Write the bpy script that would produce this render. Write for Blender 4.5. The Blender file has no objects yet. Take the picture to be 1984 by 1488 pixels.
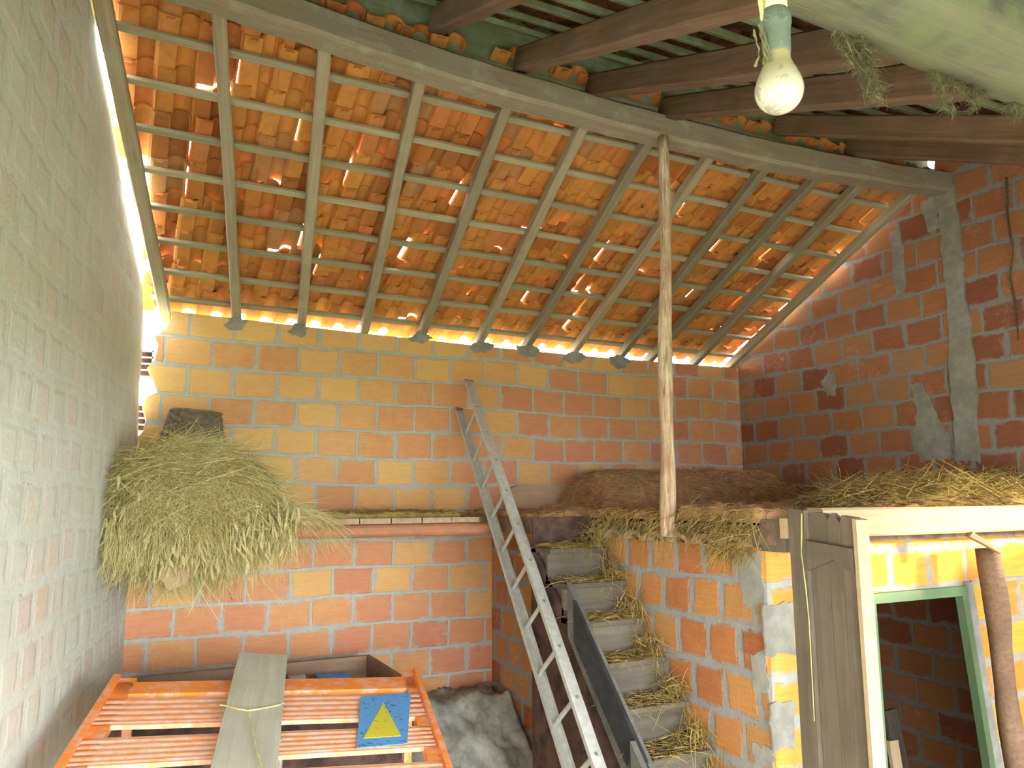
import bpy, math, random
from mathutils import Vector, Matrix
import numpy as np
random.seed(7)
rng = np.random.default_rng(7)
R = math.radians
scene = bpy.context.scene
COL = scene.collection

# ---------------------------------------------------------------- camera
CAM = Vector((0, 0, 2.3)); FPX = 1495.0
yaw, pitch, roll = R(26.5), R(8.6), R(-0.28)
Fw = Vector((math.sin(yaw)*math.cos(pitch), math.cos(yaw)*math.cos(pitch), math.sin(pitch)))
R0 = Vector((math.cos(yaw), -math.sin(yaw), 0)); U0 = R0.cross(Fw)
Rt = R0*math.cos(roll) + U0*math.sin(roll); Up = -R0*math.sin(roll) + U0*math.cos(roll)
cd = bpy.data.cameras.new('camera'); cam = bpy.data.objects.new('camera', cd); COL.objects.link(cam)
M = Matrix((Rt, Up, -Fw)).transposed().to_4x4(); M.translation = CAM
cam.matrix_world = M
cd.sensor_fit = 'HORIZONTAL'; cd.sensor_width = 36; cd.lens = 36*FPX/1984; cd.clip_start = .05; cd.clip_end = 300
scene.camera = cam

def ray(x, y): return Fw + Rt*((x-992)/FPX) - Up*((y-744)/FPX)
def hit(x, y, ax, v):
    d = ray(x, y); return CAM + d*((v-CAM[ax])/d[ax])
def hitp(x, y, P, n):
    d = ray(x, y); n = Vector(n); return CAM + d*((Vector(P)-CAM).dot(n)/d.dot(n))

# ---------------------------------------------------------------- world, sun, exposure
w = bpy.data.worlds.new('world'); scene.world = w; w.use_nodes = True
nt = w.node_tree; bg = nt.nodes['Background']
bg.inputs[0].default_value = (0.94, .98, 1.0, 1); bg.inputs[1].default_value = 9.0
sd = bpy.data.lights.new('sun', 'SUN'); sun = bpy.data.objects.new('sun', sd); COL.objects.link(sun)
sd.energy = 5.5; sd.color = (1.0, .80, .50); sd.angle = R(5)
SUN_DIR = Vector((-.80, .60, -.15)).normalized()
sun.rotation_euler = SUN_DIR.to_track_quat('-Z', 'Y').to_euler(); sun.location = (9, -5, 6)
scene.view_settings.view_transform = 'Standard'; scene.view_settings.look = 'None'
scene.view_settings.exposure = 1.2; scene.view_settings.gamma = 1; scene.view_settings.use_curve_mapping = False

# ---------------------------------------------------------------- object helpers
def tag(o, label=None, cat=None, group=None, kind=None):
    if label: o['label'] = label
    if cat: o['category'] = cat
    if group: o['group'] = group
    if kind: o['kind'] = kind
    elif cat: o['kind'] = 'thing'
    return o
def link(name, me, mat=None, parent=None, smooth=False):
    o = bpy.data.objects.new(name, me); COL.objects.link(o)
    if mat: me.materials.append(mat)
    if parent: o.parent = parent
    if smooth:
        me.polygons.foreach_set('use_smooth', [True]*len(me.polygons))
    return o
def mesh(name, v, f):
    me = bpy.data.meshes.new(name); me.from_pydata([tuple(a) for a in v], [], f); me.update(); return me
def empty(name, loc=(0, 0, 0)):
    o = bpy.data.objects.new(name, None); o.location = loc; o.empty_display_size = .1; COL.objects.link(o); return o
class MB:
    def __init__(s): s.v = []; s.f = []
    def add(s, v, f):
        n = len(s.v); s.v += [Vector(a) for a in v]; s.f += [tuple(i+n for i in q) for q in f]
    def box(s, a, b):
        x0, y0, z0 = a; x1, y1, z1 = b
        s.add([(x0,y0,z0),(x1,y0,z0),(x1,y1,z0),(x0,y1,z0),(x0,y0,z1),(x1,y0,z1),(x1,y1,z1),(x0,y1,z1)],
              [(0,3,2,1),(4,5,6,7),(0,1,5,4),(1,2,6,5),(2,3,7,6),(3,0,4,7)])
    def prism(s, poly, ext):
        n = len(poly); e = Vector(ext); P = [Vector(p) for p in poly]
        s.add(P+[p+e for p in P], [tuple(range(n))[::-1], tuple(range(n, 2*n))]+[(i,(i+1)%n,(i+1)%n+n,i+n) for i in range(n)])
    def rings(s, rings, cap=True, close=True):
        n = len(rings[0]); v = [p for r in rings for p in r]; f = []
        for k in range(len(rings)-1):
            for i in range(n if close else n-1):
                j = (i+1) % n; f.append((k*n+i, k*n+j, (k+1)*n+j, (k+1)*n+i))
        if cap: f += [tuple(range(n))[::-1], tuple(range((len(rings)-1)*n, len(rings)*n))]
        s.add(v, f)
    def tube(s, pts, rad, n=10, jit=0):
        pts = [Vector(p) for p in pts]; rr = []
        for k, p in enumerate(pts):
            d = (pts[min(k+1, len(pts)-1)]-pts[max(k-1, 0)]).normalized()
            a = d.cross(Vector((0, 0, 1)) if abs(d.z) < .9 else Vector((1, 0, 0))).normalized(); b = d.cross(a)
            r = rad[k] if hasattr(rad, '__len__') else rad
            rr.append([p+(a*math.cos(t*2*math.pi/n)+b*math.sin(t*2*math.pi/n))*r*(1+random.uniform(-jit, jit)) for t in range(n)])
        s.rings(rr)
    def build(s, name, mat=None, parent=None, smooth=False):
        return link(name, mesh(name, s.v, s.f), mat, parent, smooth)

def frame(p0, p1, up=(0, 0, 1)):
    p0, p1 = Vector(p0), Vector(p1); x = (p1-p0).normalized(); u = Vector(up)
    y = u.cross(x).normalized(); z = x.cross(y)
    m = Matrix((x, y, z)).transposed().to_4x4(); m.translation = p0; return m
def bar_mesh(name, L, wd, ht, jit=.004, seg=None, taper=1.0):
    """box along +X from 0..L, y centred, top at z=0 .. -ht ; corners slightly worn"""
    seg = seg or max(2, int(L/.25)); rr = []
    c = min(wd, ht)*.12
    jy = jz = 0
    for k in range(seg+1):
        t = k/seg; sc = 1+(taper-1)*t; jy += random.uniform(-jit, jit)*.6; jz += random.uniform(-jit, jit)*.5; jy *= .8; jz *= .8
        W = wd*.5*sc+random.uniform(-jit, jit)*.4; H = ht*sc
        ring = [(-W+c, 0), (W-c, 0), (W, -c), (W, -H+c), (W-c, -H), (-W+c, -H), (-W, -H+c), (-W, -c)]
        rr.append([Vector((L*t, a+jy+random.uniform(-jit, jit)*.25, b+jz)) for a, b in ring])
    m = MB(); m.rings(rr); return mesh(name, m.v, m.f)
def bar(name, p0, p1, wd, ht, mat, up=(0, 0, 1), parent=None, jit=.004, seg=None, taper=1.0):
    L = (Vector(p1)-Vector(p0)).length
    o = link(name, bar_mesh(name, L, wd, ht, jit, seg, taper), mat); o.matrix_world = frame(p0, p1, up)
    if parent: o.parent = parent; o.matrix_parent_inverse = Matrix.Identity(4) if parent.type == 'EMPTY' and parent.location.length == 0 else parent.matrix_world.inverted()
    return o

# ---------------------------------------------------------------- materials
class NT:
    def __init__(s, name, rough=.9):
        s.m = bpy.data.materials.new(name); s.m.use_nodes = True; s.t = s.m.node_tree; s.b = s.t.nodes['Principled BSDF']
        s.b.inputs['Roughness'].default_value = rough; s.b.inputs['Specular IOR Level'].default_value = .25
    def n(s, typ, **k):
        o = s.t.nodes.new(typ)
        for a, b in k.items():
            if a in o.inputs.keys(): o.inputs[a].default_value = b
            else: setattr(o, a, b)
        return o
    def l(s, a, b): s.t.links.new(a, b)
    def coord(s, kind='Object'): return s.n('ShaderNodeTexCoord').outputs[kind]
    def map(s, vec, scale=(1, 1, 1), loc=(0, 0, 0), rot=(0, 0, 0)):
        m = s.n('ShaderNodeMapping'); m.inputs['Scale'].default_value = scale; m.inputs['Location'].default_value = loc; m.inputs['Rotation'].default_value = rot
        s.l(vec, m.inputs['Vector']); return m.outputs[0]
    def noise(s, vec, scale, detail=4, rough=.6, dist=0, out='Fac'):
        n = s.n('ShaderNodeTexNoise'); n.inputs['Scale'].default_value = scale; n.inputs['Detail'].default_value = detail
        n.inputs['Roughness'].default_value = rough; n.inputs['Distortion'].default_value = dist; s.l(vec, n.inputs['Vector']); return n.outputs[out]
    def ramp(s, fac, stops, interp='LINEAR'):
        r = s.n('ShaderNodeValToRGB'); e = r.color_ramp.elements; r.color_ramp.interpolation = interp
        while len(e) < len(stops): e.new(.5)
        for q, (p, c) in zip(e, stops):
            q.position = p; q.color = (c, c, c, 1) if isinstance(c, (int, float)) else (*c, 1)
        s.l(fac, r.inputs[0]); return r.outputs[0]
    def mix(s, fac, a, b, blend='MIX'):
        m = s.n('ShaderNodeMix', data_type='RGBA', blend_type=blend)
        for val, sock in ((fac, m.inputs[0]), (a, m.inputs[6]), (b, m.inputs[7])):
            if hasattr(val, 'links'): s.l(val, sock)
            else: sock.default_value = val if isinstance(val, (int, float)) else (*val, 1)
        return m.outputs[2]
    def math(s, op, a, b=0, clamp=False):
        m = s.n('ShaderNodeMath', operation=op, use_clamp=clamp)
        for val, sock in ((a, m.inputs[0]), (b, m.inputs[1])):
            if hasattr(val, 'links'): s.l(val, sock)
            else: sock.default_value = val
        return m.outputs[0]
    def bump(s, h, strength=.5, dist=.01, nrm=None):
        b = s.n('ShaderNodeBump'); b.inputs['Strength'].default_value = strength; b.inputs['Distance'].default_value = dist
        s.l(h, b.inputs['Height'])
        if nrm: s.l(nrm, b.inputs['Normal'])
        return b.outputs[0]
    def out(s, col, nrm=None, rough=None):
        s.l(col, s.b.inputs['Base Color'])
        if nrm: s.l(nrm, s.b.inputs['Normal'])
        if rough is not None: s.b.inputs['Roughness'].default_value = rough
        return s.m

def sep(N, vec):
    q = N.n('ShaderNodeSeparateXYZ'); N.l(vec, q.inputs[0]); return q.outputs
def comb(N, a, b, c=0):
    q = N.n('ShaderNodeCombineXYZ')
    for i, v in enumerate((a, b, c)):
        if hasattr(v, 'links'): N.l(v, q.inputs[i])
        else: q.inputs[i].default_value = v
    return q.outputs[0]

def brick_mat(name, dirn, cols, mortar=(.36, .34, .31), phase=(0, 0), msize=.013, smear=.62, plaster=None, plcol=None,
              grad=None, wob=.02, bw=.305, rh=.2067):
    """dirn: unit vector (x,y) along which bricks run; z is vertical"""
    N = NT(name, .92); P = N.coord('Object'); x, y, z = sep(N, P)
    s = N.math('ADD', N.math('MULTIPLY', x, dirn[0]), N.math('MULTIPLY', y, dirn[1]))
    nz = N.n('ShaderNodeTexNoise'); nz.inputs['Scale'].default_value = 5.5; nz.inputs['Detail'].default_value = 5; N.l(P, nz.inputs['Vector'])
    nr, ng, nb = sep(N, nz.outputs['Color'])
    slow = N.noise(P, .9, 1)
    sx = N.math('ADD', N.math('ADD', s, phase[0]), N.math('MULTIPLY', N.math('SUBTRACT', nr, .5), wob*1.6))
    sz = N.math('ADD', N.math('ADD', z, phase[1]), N.math('ADD', N.math('MULTIPLY', N.math('SUBTRACT', ng, .5), wob*1.2), N.math('MULTIPLY', N.math('SUBTRACT', slow, .5), .07)))
    V = comb(N, sx, sz)
    b = N.n('ShaderNodeTexBrick'); b.offset = .5; b.offset_frequency = 2; b.squash = 1
    for k, v in (('Scale', 1), ('Mortar Size', msize), ('Mortar Smooth', .25), ('Brick Width', bw), ('Row Height', rh), ('Bias', 0)): b.inputs[k].default_value = v
    b.inputs['Color1'].default_value = (0, 0, 0, 1); b.inputs['Color2'].default_value = (1, 1, 1, 1); b.inputs['Mortar'].default_value = (.5, .5, .5, 1)
    N.l(V, b.inputs['Vector'])
    rnd = N.n('ShaderNodeSeparateColor'); N.l(b.outputs['Color'], rnd.inputs[0])
    v = rnd.outputs[0]
    if grad:   # upper left yellower, partly the yellow light there put into the brick colour
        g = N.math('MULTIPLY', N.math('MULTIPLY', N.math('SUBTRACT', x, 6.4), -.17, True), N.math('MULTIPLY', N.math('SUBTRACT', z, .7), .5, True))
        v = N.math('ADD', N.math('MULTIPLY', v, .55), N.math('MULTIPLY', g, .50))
    else: v = N.math('ADD', N.math('MULTIPLY', v, .9), .05)
    n2 = N.noise(P, 14, 5, .65)
    v = N.math('ADD', v, N.math('MULTIPLY', N.math('SUBTRACT', n2, .5), .35))
    k = len(cols)
    bc = N.ramp(v, [(i/(k-1), c) for i, c in enumerate(cols)])
    # streaks of the extruded faces
    st = N.noise(N.map(P, (6, 6, 120)), 1, 2)
    bc = N.mix(.08, bc, N.ramp(st, [(.35, .15), (.65, .95)]), 'OVERLAY')
    # pale lime bloom on some bricks
    bl = N.math('MULTIPLY', N.ramp(N.noise(P, 2.3, 3), [(.56, 0.), (.7, 1.)]), N.ramp(N.noise(P, 26, 4), [(.45, 0.), (.7, 1.)]))
    bc = N.mix(N.math('MULTIPLY', bl, .55), bc, (.62, .42, .32))
    mn = N.noise(P, 7, 6, .7)
    mm = N.math('MAXIMUM', b.outputs['Fac'], 0)
    # ragged smears: widened joint where noise is high
    b2 = N.n('ShaderNodeTexBrick'); b2.offset = .5; b2.offset_frequency = 2
    for kk, vv in (('Scale', 1), ('Mortar Size', msize*2.6), ('Mortar Smooth', .6), ('Brick Width', bw), ('Row Height', rh)): b2.inputs[kk].default_value = vv
    N.l(V, b2.inputs['Vector'])
    wide = N.math('MULTIPLY', b2.outputs['Fac'], N.ramp(mn, [(smear-.12, 0.), (smear, 1.)]))
    mm = N.math('MAXIMUM', mm, wide)
    pm = None
    if plaster is not None:
        pn = N.noise(N.map(P, (1, 1, .55)), 1.6, 7, .68, .4)
        pm = N.ramp(pn, [(plaster-.09, 0.), (plaster+.09, 1.)])
        mm2 = N.math('MAXIMUM', mm, N.math('MULTIPLY', pm, .88))
    else: mm2 = mm
    mc = N.mix(N.noise(P, 22, 5, .7), tuple(c*.72 for c in mortar), tuple(min(1, c*1.25) for c in mortar))
    if plcol:
        mc2 = N.mix(N.noise(N.map(P, (3, 3, 1.2)), 3, 6, .7), plcol[0], plcol[1])
        mc = N.mix(pm, mc, mc2)
    col = N.mix(mm2, bc, mc)
    h = N.math('ADD', N.math('MULTIPLY', mm, -.5), N.math('MULTIPLY', N.noise(P, 40, 5, .7), .5))
    h = N.math('ADD', h, N.math('MULTIPLY', mn, .5))
    return N.out(col, N.bump(h, .75, .012))

def wood_mat(name, c1, c2, c3=None, ax=0, grain=22, moss=None, mossamt=.55, bump=.35, rough=.85, vary=.25):
    N = NT(name, rough); P = N.coord('Object'); oi = N.n('ShaderNodeObjectInfo')
    off = N.n('ShaderNodeVectorMath', operation='ADD'); N.l(P, off.inputs[0])
    N.l(comb(N, N.math('MULTIPLY', oi.outputs['Random'], 31), N.math('MULTIPLY', oi.outputs['Random'], 17), 0), off.inputs[1])
    sc = [1., 1., 1.]; sc[ax] = .045
    Q = N.map(off.outputs[0], tuple(a*grain for a in sc))
    g = N.noise(Q, 2.2, 6, .68, .6)
    big = N.noise(off.outputs[0], 3.2, 4, .6)
    col = N.ramp(g, [(.3, c1), (.7, c2)])
    col = N.mix(N.ramp(big, [(.42, 0.), (.66, .6)]), col, c3 or tuple(c*.5 for c in c1))
    if moss:
        col = N.mix(N.ramp(N.noise(off.outputs[0], 5, 6, .7), [(mossamt-.1, 0.), (mossamt+.12, .9)]), col, moss)
    val = N.n('ShaderNodeHueSaturation'); val.inputs['Saturation'].default_value = 1
    N.l(N.math('ADD', N.math('MULTIPLY', oi.outputs['Random'], vary*2), 1-vary), val.inputs['Value']); N.l(col, val.inputs['Color'])
    h = N.math('ADD', g, N.math('MULTIPLY', N.noise(off.outputs[0], 60, 3), .3))
    return N.out(val.outputs[0], N.bump(h, bump, .006))

def plain(name, c, rough=.8, var=.25, scale=18, bump=.3, metal=0, c2=None, lo=.4, hi=.65):
    N = NT(name, rough); P = N.coord('Object')
    n = N.noise(P, scale, 5, .65)
    col = N.ramp(n, [(lo, c2 or tuple(a*(1-var) for a in c)), (hi, c)])
    N.b.inputs['Metallic'].default_value = metal
    return N.out(col, N.bump(N.noise(P, scale*2.5, 4), bump, .004))

ORANGE = [(.50, .13, .035), (.64, .22, .055), (.70, .29, .075), (.74, .36, .09)]
REDS = [(.34, .07, .025), (.50, .125, .04), (.60, .17, .05), (.66, .22, .07)]
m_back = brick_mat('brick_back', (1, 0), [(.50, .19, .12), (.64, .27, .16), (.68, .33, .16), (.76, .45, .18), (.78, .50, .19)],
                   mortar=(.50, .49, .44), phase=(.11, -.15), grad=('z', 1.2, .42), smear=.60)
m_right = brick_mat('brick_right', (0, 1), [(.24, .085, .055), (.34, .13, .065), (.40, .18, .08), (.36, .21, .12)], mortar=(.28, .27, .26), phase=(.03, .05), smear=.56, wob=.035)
m_left = brick_mat('brick_left', (math.sin(R(9.7)), math.cos(R(9.7))), [(.66, .56, .49), (.76, .65, .56), (.78, .64, .44)], mortar=(.76, .79, .75), phase=(.0, .08),
                   smear=.44, plaster=.43, plcol=((.54, .61, .52), (.86, .89, .86)), msize=.02, bw=.24)
m_stair = brick_mat('brick_stairwall', (0, 1), [(.34, .11, .05), (.47, .19, .07), (.50, .235, .08), (.44, .23, .10)], mortar=(.31, .31, .31), phase=(.02, -.04), smear=.52, wob=.03, bw=.23)
m_pier = brick_mat('brick_pier', (1, 0), [(.66, .27, .06), (.72, .34, .07), (.74, .38, .09)], mortar=(.40, .42, .41), phase=(.0, -.04), smear=.55, bw=.6, msize=.018)
m_door = brick_mat('brick_doorwall', (1, 0), [(.60, .20, .04), (.72, .33, .05), (.76, .40, .06)], mortar=(.38, .35, .32), phase=(.1, .02), smear=.55)
m_plaster = plain('rough_plaster', (.36, .35, .32), .95, .3, 9, .8)
m_rubble = plain('rubble_plaster', (.50, .50, .44), .95, .6, 6, .7, c2=(.24, .24, .20))
m_raft = wood_mat('rafter_wood', (.27, .22, .16), (.42, .36, .26), (.32, .29, .21), moss=(.36, .38, .27), mossamt=.62)
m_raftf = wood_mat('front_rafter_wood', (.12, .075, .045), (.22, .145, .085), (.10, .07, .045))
m_lath = wood_mat('lath_wood', (.36, .32, .22), (.54, .49, .35), (.38, .35, .25), moss=(.44, .47, .33), mossamt=.6)
m_lathg = wood_mat('green_tint_lath_wood', (.17, .19, .11), (.27, .31, .18), (.15, .2, .12), moss=(.30, .42, .30), mossamt=.58)  # green tint of the light put into the lath colour, with some moss
m_beam = wood_mat('ridge_beam_wood', (.24, .20, .15), (.36, .31, .23), (.30, .29, .21), grain=16, moss=(.40, .45, .33), mossamt=.64)
m_log = wood_mat('mossy_log_bark', (.07, .08, .065), (.22, .20, .155), (.045, .05, .04), grain=9, moss=(.15, .18, .09), mossamt=.5, bump=1.0)
m_pole = wood_mat('stripped_pole_wood', (.20, .09, .045), (.86, .74, .54), (.30, .13, .07), ax=2, grain=30, bump=.5, vary=.05)
m_post = wood_mat('brown_post_wood', (.15, .085, .055), (.27, .17, .11), (.11, .065, .04), ax=0, grain=26, bump=.6, vary=.05)
m_pine = wood_mat('pale_beam_wood', (.44, .33, .20), (.58, .46, .30), (.48, .37, .23), grain=14, vary=.04, bump=.2)
m_grey = wood_mat('grey_plank_wood', (.15, .125, .095), (.23, .19, .145), (.12, .10, .08), ax=2, grain=18, bump=.4, vary=.06)
m_board = wood_mat('pale_board_wood', (.46, .44, .34), (.62, .60, .49), (.42, .40, .30), grain=13, vary=.04, bump=.2)
m_stairw = wood_mat('stair_wood', (.10, .085, .068), (.18, .155, .12), (.08, .07, .055), grain=14, ax=0)
m_string = wood_mat('stringer_wood', (.09, .085, .075), (.17, .16, .145), (.05, .05, .045), grain=10)
m_under = plain('dark_board_and_shade', (.13, .075, .055), .95, .5, 7, .6, c2=(.05, .03, .028))  # dark brown, also shade under the stairs, behind the rack and in brick holes
m_loft = plain('loft_underside', (.26, .17, .12), .95, .5, 9, .6)
m_dark = plain('dark_rubber_board', (.035, .037, .04), .7, .4, 12)
m_cart = wood_mat('cart_wood', (.32, .20, .14), (.48, .33, .23), (.26, .17, .12), grain=14, vary=.1)
m_tan = wood_mat('tan_board_wood', (.42, .30, .18), (.54, .40, .25), (.36, .25, .15), grain=9, vary=.05)
m_green = plain('green_frame_paint', (.12, .21, .11), .6, .4, 20, .3, c2=(.20, .18, .13), lo=.36, hi=.46)
m_metal = plain('aluminium', (.60, .60, .56), .5, .2, 30, .15, metal=.2)
m_orange = plain('orange_paint', (.95, .30, .06), .5, .2, 14, .15, c2=(.92, .44, .28), lo=.40, hi=.52)
m_rib = plain('worn_orange_paint', (.92, .38, .16), .55, .2, 20, .2, c2=(.88, .56, .44), lo=.36, hi=.62)
m_blue = plain('blue_plate_paint', (.13, .38, .78), .6, .2, 40, .2, c2=(.10, .13, .16), lo=.36, hi=.42)
m_yel = plain('yellow_plate_paint', (.72, .64, .06), .6, .2, 40, .2, c2=(.25, .22, .06), lo=.34, hi=.40)
m_twine = plain('twine', (.74, .66, .30), .9)
m_clay = plain('loft_clay', (.56, .22, .12), .9, .35, 12, .5, c2=(.40, .20, .13))
m_clayp = plain('pale_clay', (.50, .36, .24), .9, .3, 16, .4)
m_white = plain('white_cap', (.78, .74, .52), .6, .3, 60, .2)
m_socket = plain('socket_grey', (.13, .17, .14), .45, .4, 90, .2, c2=(.30, .27, .14), lo=.30, hi=.42)
m_brass = plain('terminal_metal', (.35, .42, .36), .35, .2, 30, .1, metal=.6)
N = NT('dirty_bulb_glass', .22); P = N.coord('Object'); sx, sy, sz = sep(N, P)
g = N.math('MULTIPLY', N.math('ADD', sz, .02), 22, True)
glass_col = N.mix(g, (.50, .49, .41), (.36, .33, .17))  # paler at the bottom, yellower above
glass_col = N.mix(N.ramp(N.noise(P, 45, 6, .7), [(.52, 0.), (.60, .6)]), glass_col, (.20, .20, .17))
N.b.inputs['Specular IOR Level'].default_value = .5
m_bulb = N.out(glass_col)
m_wick = plain('basket_wicker', (.27, .23, .155), .9, .4, 40, .6)
m_ground = plain('grass_ground', (.24, .28, .16), .95, .3, 3, .5)
m_floor = plain('earth_floor', (.26, .22, .16), .95, .35, 5, .6)
m_web = plain('dusty_cobweb', (.22, .21, .11), .95, .4, 30, .4)
m_webb = plain('brown_cobweb', (.20, .14, .085), .95, .4, 30, .4)
m_bag = plain('blue_plastic', (.14, .28, .58), .5, .2, 10)
m_bagw = plain('white_plastic', (.6, .62, .66), .5, .15, 10)

def straw_mat(name, cs):
    N = NT(name, .85); a = N.n('ShaderNodeAttribute', attribute_name='tone')
    col = N.ramp(a.outputs['Fac'], [(i/(len(cs)-1), c) for i, c in enumerate(cs)])
    return N.out(col)
m_hay = straw_mat('hay_straw', [(.40, .34, .13), (.70, .60, .25), (.82, .73, .35), (.90, .84, .52)])
m_strb = straw_mat('brown_straw', [(.20, .11, .055), (.40, .23, .11), (.56, .35, .17), (.70, .52, .28)])
m_stry = straw_mat('yellow_straw', [(.15, .10, .035), (.34, .24, .08), (.50, .37, .12), (.66, .52, .20)])
m_ear = plain('wheat_ear', (.66, .58, .30), .85, .3, 60, .5)

# terracotta tile material: one colour per tile from the object's own random
N = NT('clay_tile', .85); P = N.coord('Object'); oi = N.n('ShaderNodeObjectInfo')
off = N.n('ShaderNodeVectorMath', operation='ADD'); N.l(P, off.inputs[0]); N.l(comb(N, N.math('MULTIPLY', oi.outputs['Random'], 37), 0, 0), off.inputs[1])
tc = N.ramp(oi.outputs['Random'], [(0, (.40, .14, .04)), (.25, (.62, .25, .065)), (.6, (.70, .32, .08)), (.85, (.64, .22, .07)), (1, (.48, .27, .12))])
tc = N.mix(N.ramp(N.noise(off.outputs[0], 9, 5, .65), [(.45, 0.), (.72, .55)]), tc, (.26, .15, .06))
tc = N.mix(N.ramp(N.noise(off.outputs[0], 30, 5, .7), [(.58, 0.), (.75, .5)]), tc, (.58, .40, .24))
m_tile = N.out(tc, N.bump(N.noise(off.outputs[0], 50, 4), .4, .003))
N = NT('dark_clay_tile', .9); P = N.coord('Object'); oi = N.n('ShaderNodeObjectInfo')  # darker clay colour for the front slope tiles
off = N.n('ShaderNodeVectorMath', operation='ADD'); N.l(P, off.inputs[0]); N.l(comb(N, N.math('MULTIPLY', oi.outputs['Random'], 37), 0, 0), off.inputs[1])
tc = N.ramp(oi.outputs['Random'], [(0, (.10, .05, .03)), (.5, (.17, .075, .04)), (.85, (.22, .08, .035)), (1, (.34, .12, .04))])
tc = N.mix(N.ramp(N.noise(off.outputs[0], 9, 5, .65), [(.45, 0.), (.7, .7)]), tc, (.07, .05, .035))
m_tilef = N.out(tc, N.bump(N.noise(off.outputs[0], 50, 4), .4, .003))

# ---------------------------------------------------------------- setting
YB, XR = 5.8, 5.42
LA = .17                                     # left wall: x = .06 + LA*(y-5.8)
def lx(y): return .06+LA*(y-5.8)
def roofz(y): return 3.60+.45*(5.86-y)       # underside of the rear rafters
def fz(y): return 4.76+.48*(y-3.52)          # underside of the front rafters

# back wall with a broken left edge
edge = [(.03, 0), (.03, 1.0), (.05, 1.6), (.03, 2.2), (.04, 2.72), (.09, 2.78), (.10, 2.86), (.075, 2.95), (.10, 3.02), (.16, 3.05), (.13, 3.14), (.09, 3.22),
        (.13, 3.27), (.15, 3.38), (.12, 3.44), (.19, 3.50), (.22, 3.58), (.22, 3.63)]
top = [(.7, 3.62), (1.6, 3.60), (2.6, 3.585), (3.6, 3.58), (4.6, 3.59), (XR+.15, 3.60)]
poly = [(x, YB, z) for x, z in edge+top] + [(XR+.15, YB, 0)]
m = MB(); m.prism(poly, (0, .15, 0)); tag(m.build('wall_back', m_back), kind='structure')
# left wall: follows the roof and stops short of it near the corner
def lw(y, z): return (lx(y), y, z)
tops = [(-3.0, 2.9), (0.2, 3.35), (1.5, 4.0), (3.52, 4.80), (3.8, 4.60), (4.1, 4.45), (4.35, 4.33), (4.58, 4.22), (4.85, 4.08), (5.0, 3.99), (5.26, 3.86), (5.45, 3.78), (5.62, 3.70), (5.72, 3.5), (5.75, 3.3),
        (5.72, 3.1), (5.76, 2.9), (5.80, 2.75), (5.84, 2.6)]
poly = [lw(-3.0, 0)]+[lw(y, z) for y, z in tops]+[lw(5.84, 0)]
m = MB(); m.prism(poly, (-.16, .02, 0)); tag(m.build('wall_left', m_left), kind='structure')
# right gable wall
WY0, WY1, WZ0, WZ1 = .85, 2.5, 2.15, 2.66     # unseen window opening, added and sized to shape the sun patch
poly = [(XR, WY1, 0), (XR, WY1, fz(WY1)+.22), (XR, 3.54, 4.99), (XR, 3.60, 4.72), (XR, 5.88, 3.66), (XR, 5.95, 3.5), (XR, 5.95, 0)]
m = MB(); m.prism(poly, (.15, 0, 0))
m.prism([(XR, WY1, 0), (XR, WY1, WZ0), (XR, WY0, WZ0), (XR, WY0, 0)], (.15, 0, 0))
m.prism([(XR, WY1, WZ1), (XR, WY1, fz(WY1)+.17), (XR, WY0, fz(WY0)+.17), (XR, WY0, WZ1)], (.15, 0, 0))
m.prism([(XR, WY0, 0), (XR+.05, WY0, fz(WY0)+.5), (XR+.05, -1.05, fz(-.9)+.6), (XR, -1.05, 0)], (.15, 0, 0))  # unseen parapet added to block a slit of sun
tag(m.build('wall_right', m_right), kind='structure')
# unseen front wall added to block the sun, right of the wide entrance
m = MB(); m.box((4.1, -1.05, 0), (XR+.15, -.9, 2.79)); m.box((4.1, -1.25, 2.5), (XR+.15, -1.1, 3.3)); tag(m.build('wall_front_sunblock', m_right), kind='structure')
# stair wall ending in a brick pier
m = MB(); m.box((2.70, 2.80, 0), (2.84, 5.8, 2.075)); ws = tag(m.build('wall_stair', m_stair), kind='structure')
m = MB(); m.box((2.702, 2.775, 0), (2.96, 2.80, 2.06)); tag(m.build('wall_pier', m_pier), kind='structure')
# door wall below the loft
DX0, DX1, DZ = 3.36, 4.13, 1.80
m = MB(); m.box((2.96, 2.78, 0), (DX0, 2.83, 2.12)); m.prism([(DX1+.2, 2.78, 0), (DX1, 2.78, DZ+.03), (DX1, 2.78, 2.12), (XR, 2.78, 2.12), (XR, 2.78, 0)], (0, .05, 0)); m.box((DX0, 2.78, DZ+.03), (DX1, 2.83, 2.12))
tag(m.build('wall_door', m_door), kind='structure')
m = MB(); m.box((-1.6, -3, -.1), (5.8, 6.1, 0)); tag(m.build('floor', m_floor), kind='structure')
m = MB(); m.box((-40, -40, -.2), (40, 40, -.1)); tag(m.build('ground', m_ground), kind='structure')
# loft slab and rear shelf
SH = 4.96
m = MB(); m.box((2.70, 2.70, 2.09), (XR, 5.8, 2.19)); m.box((2.34, 4.33, 2.09), (2.70, 5.8, 2.19)); m.box((.0, SH+.03, 2.12), (2.34, 5.8, 2.19))
tag(m.build('floor_loft', m_loft), kind='structure')

def blob(name, pts2, conv, ext, mat, parent=None, jit=.012, sub=4):
    P = []
    n = len(pts2)
    for i in range(n):
        a, b = pts2[i], pts2[(i+1) % n]
        for k in range(sub):
            t = k/sub; P.append((a[0]+(b[0]-a[0])*t+random.uniform(-jit, jit), a[1]+(b[1]-a[1])*t+random.uniform(-jit, jit)))
    m = MB(); m.prism([conv(*p) for p in P], ext); return m.build(name, mat, parent)
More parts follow.
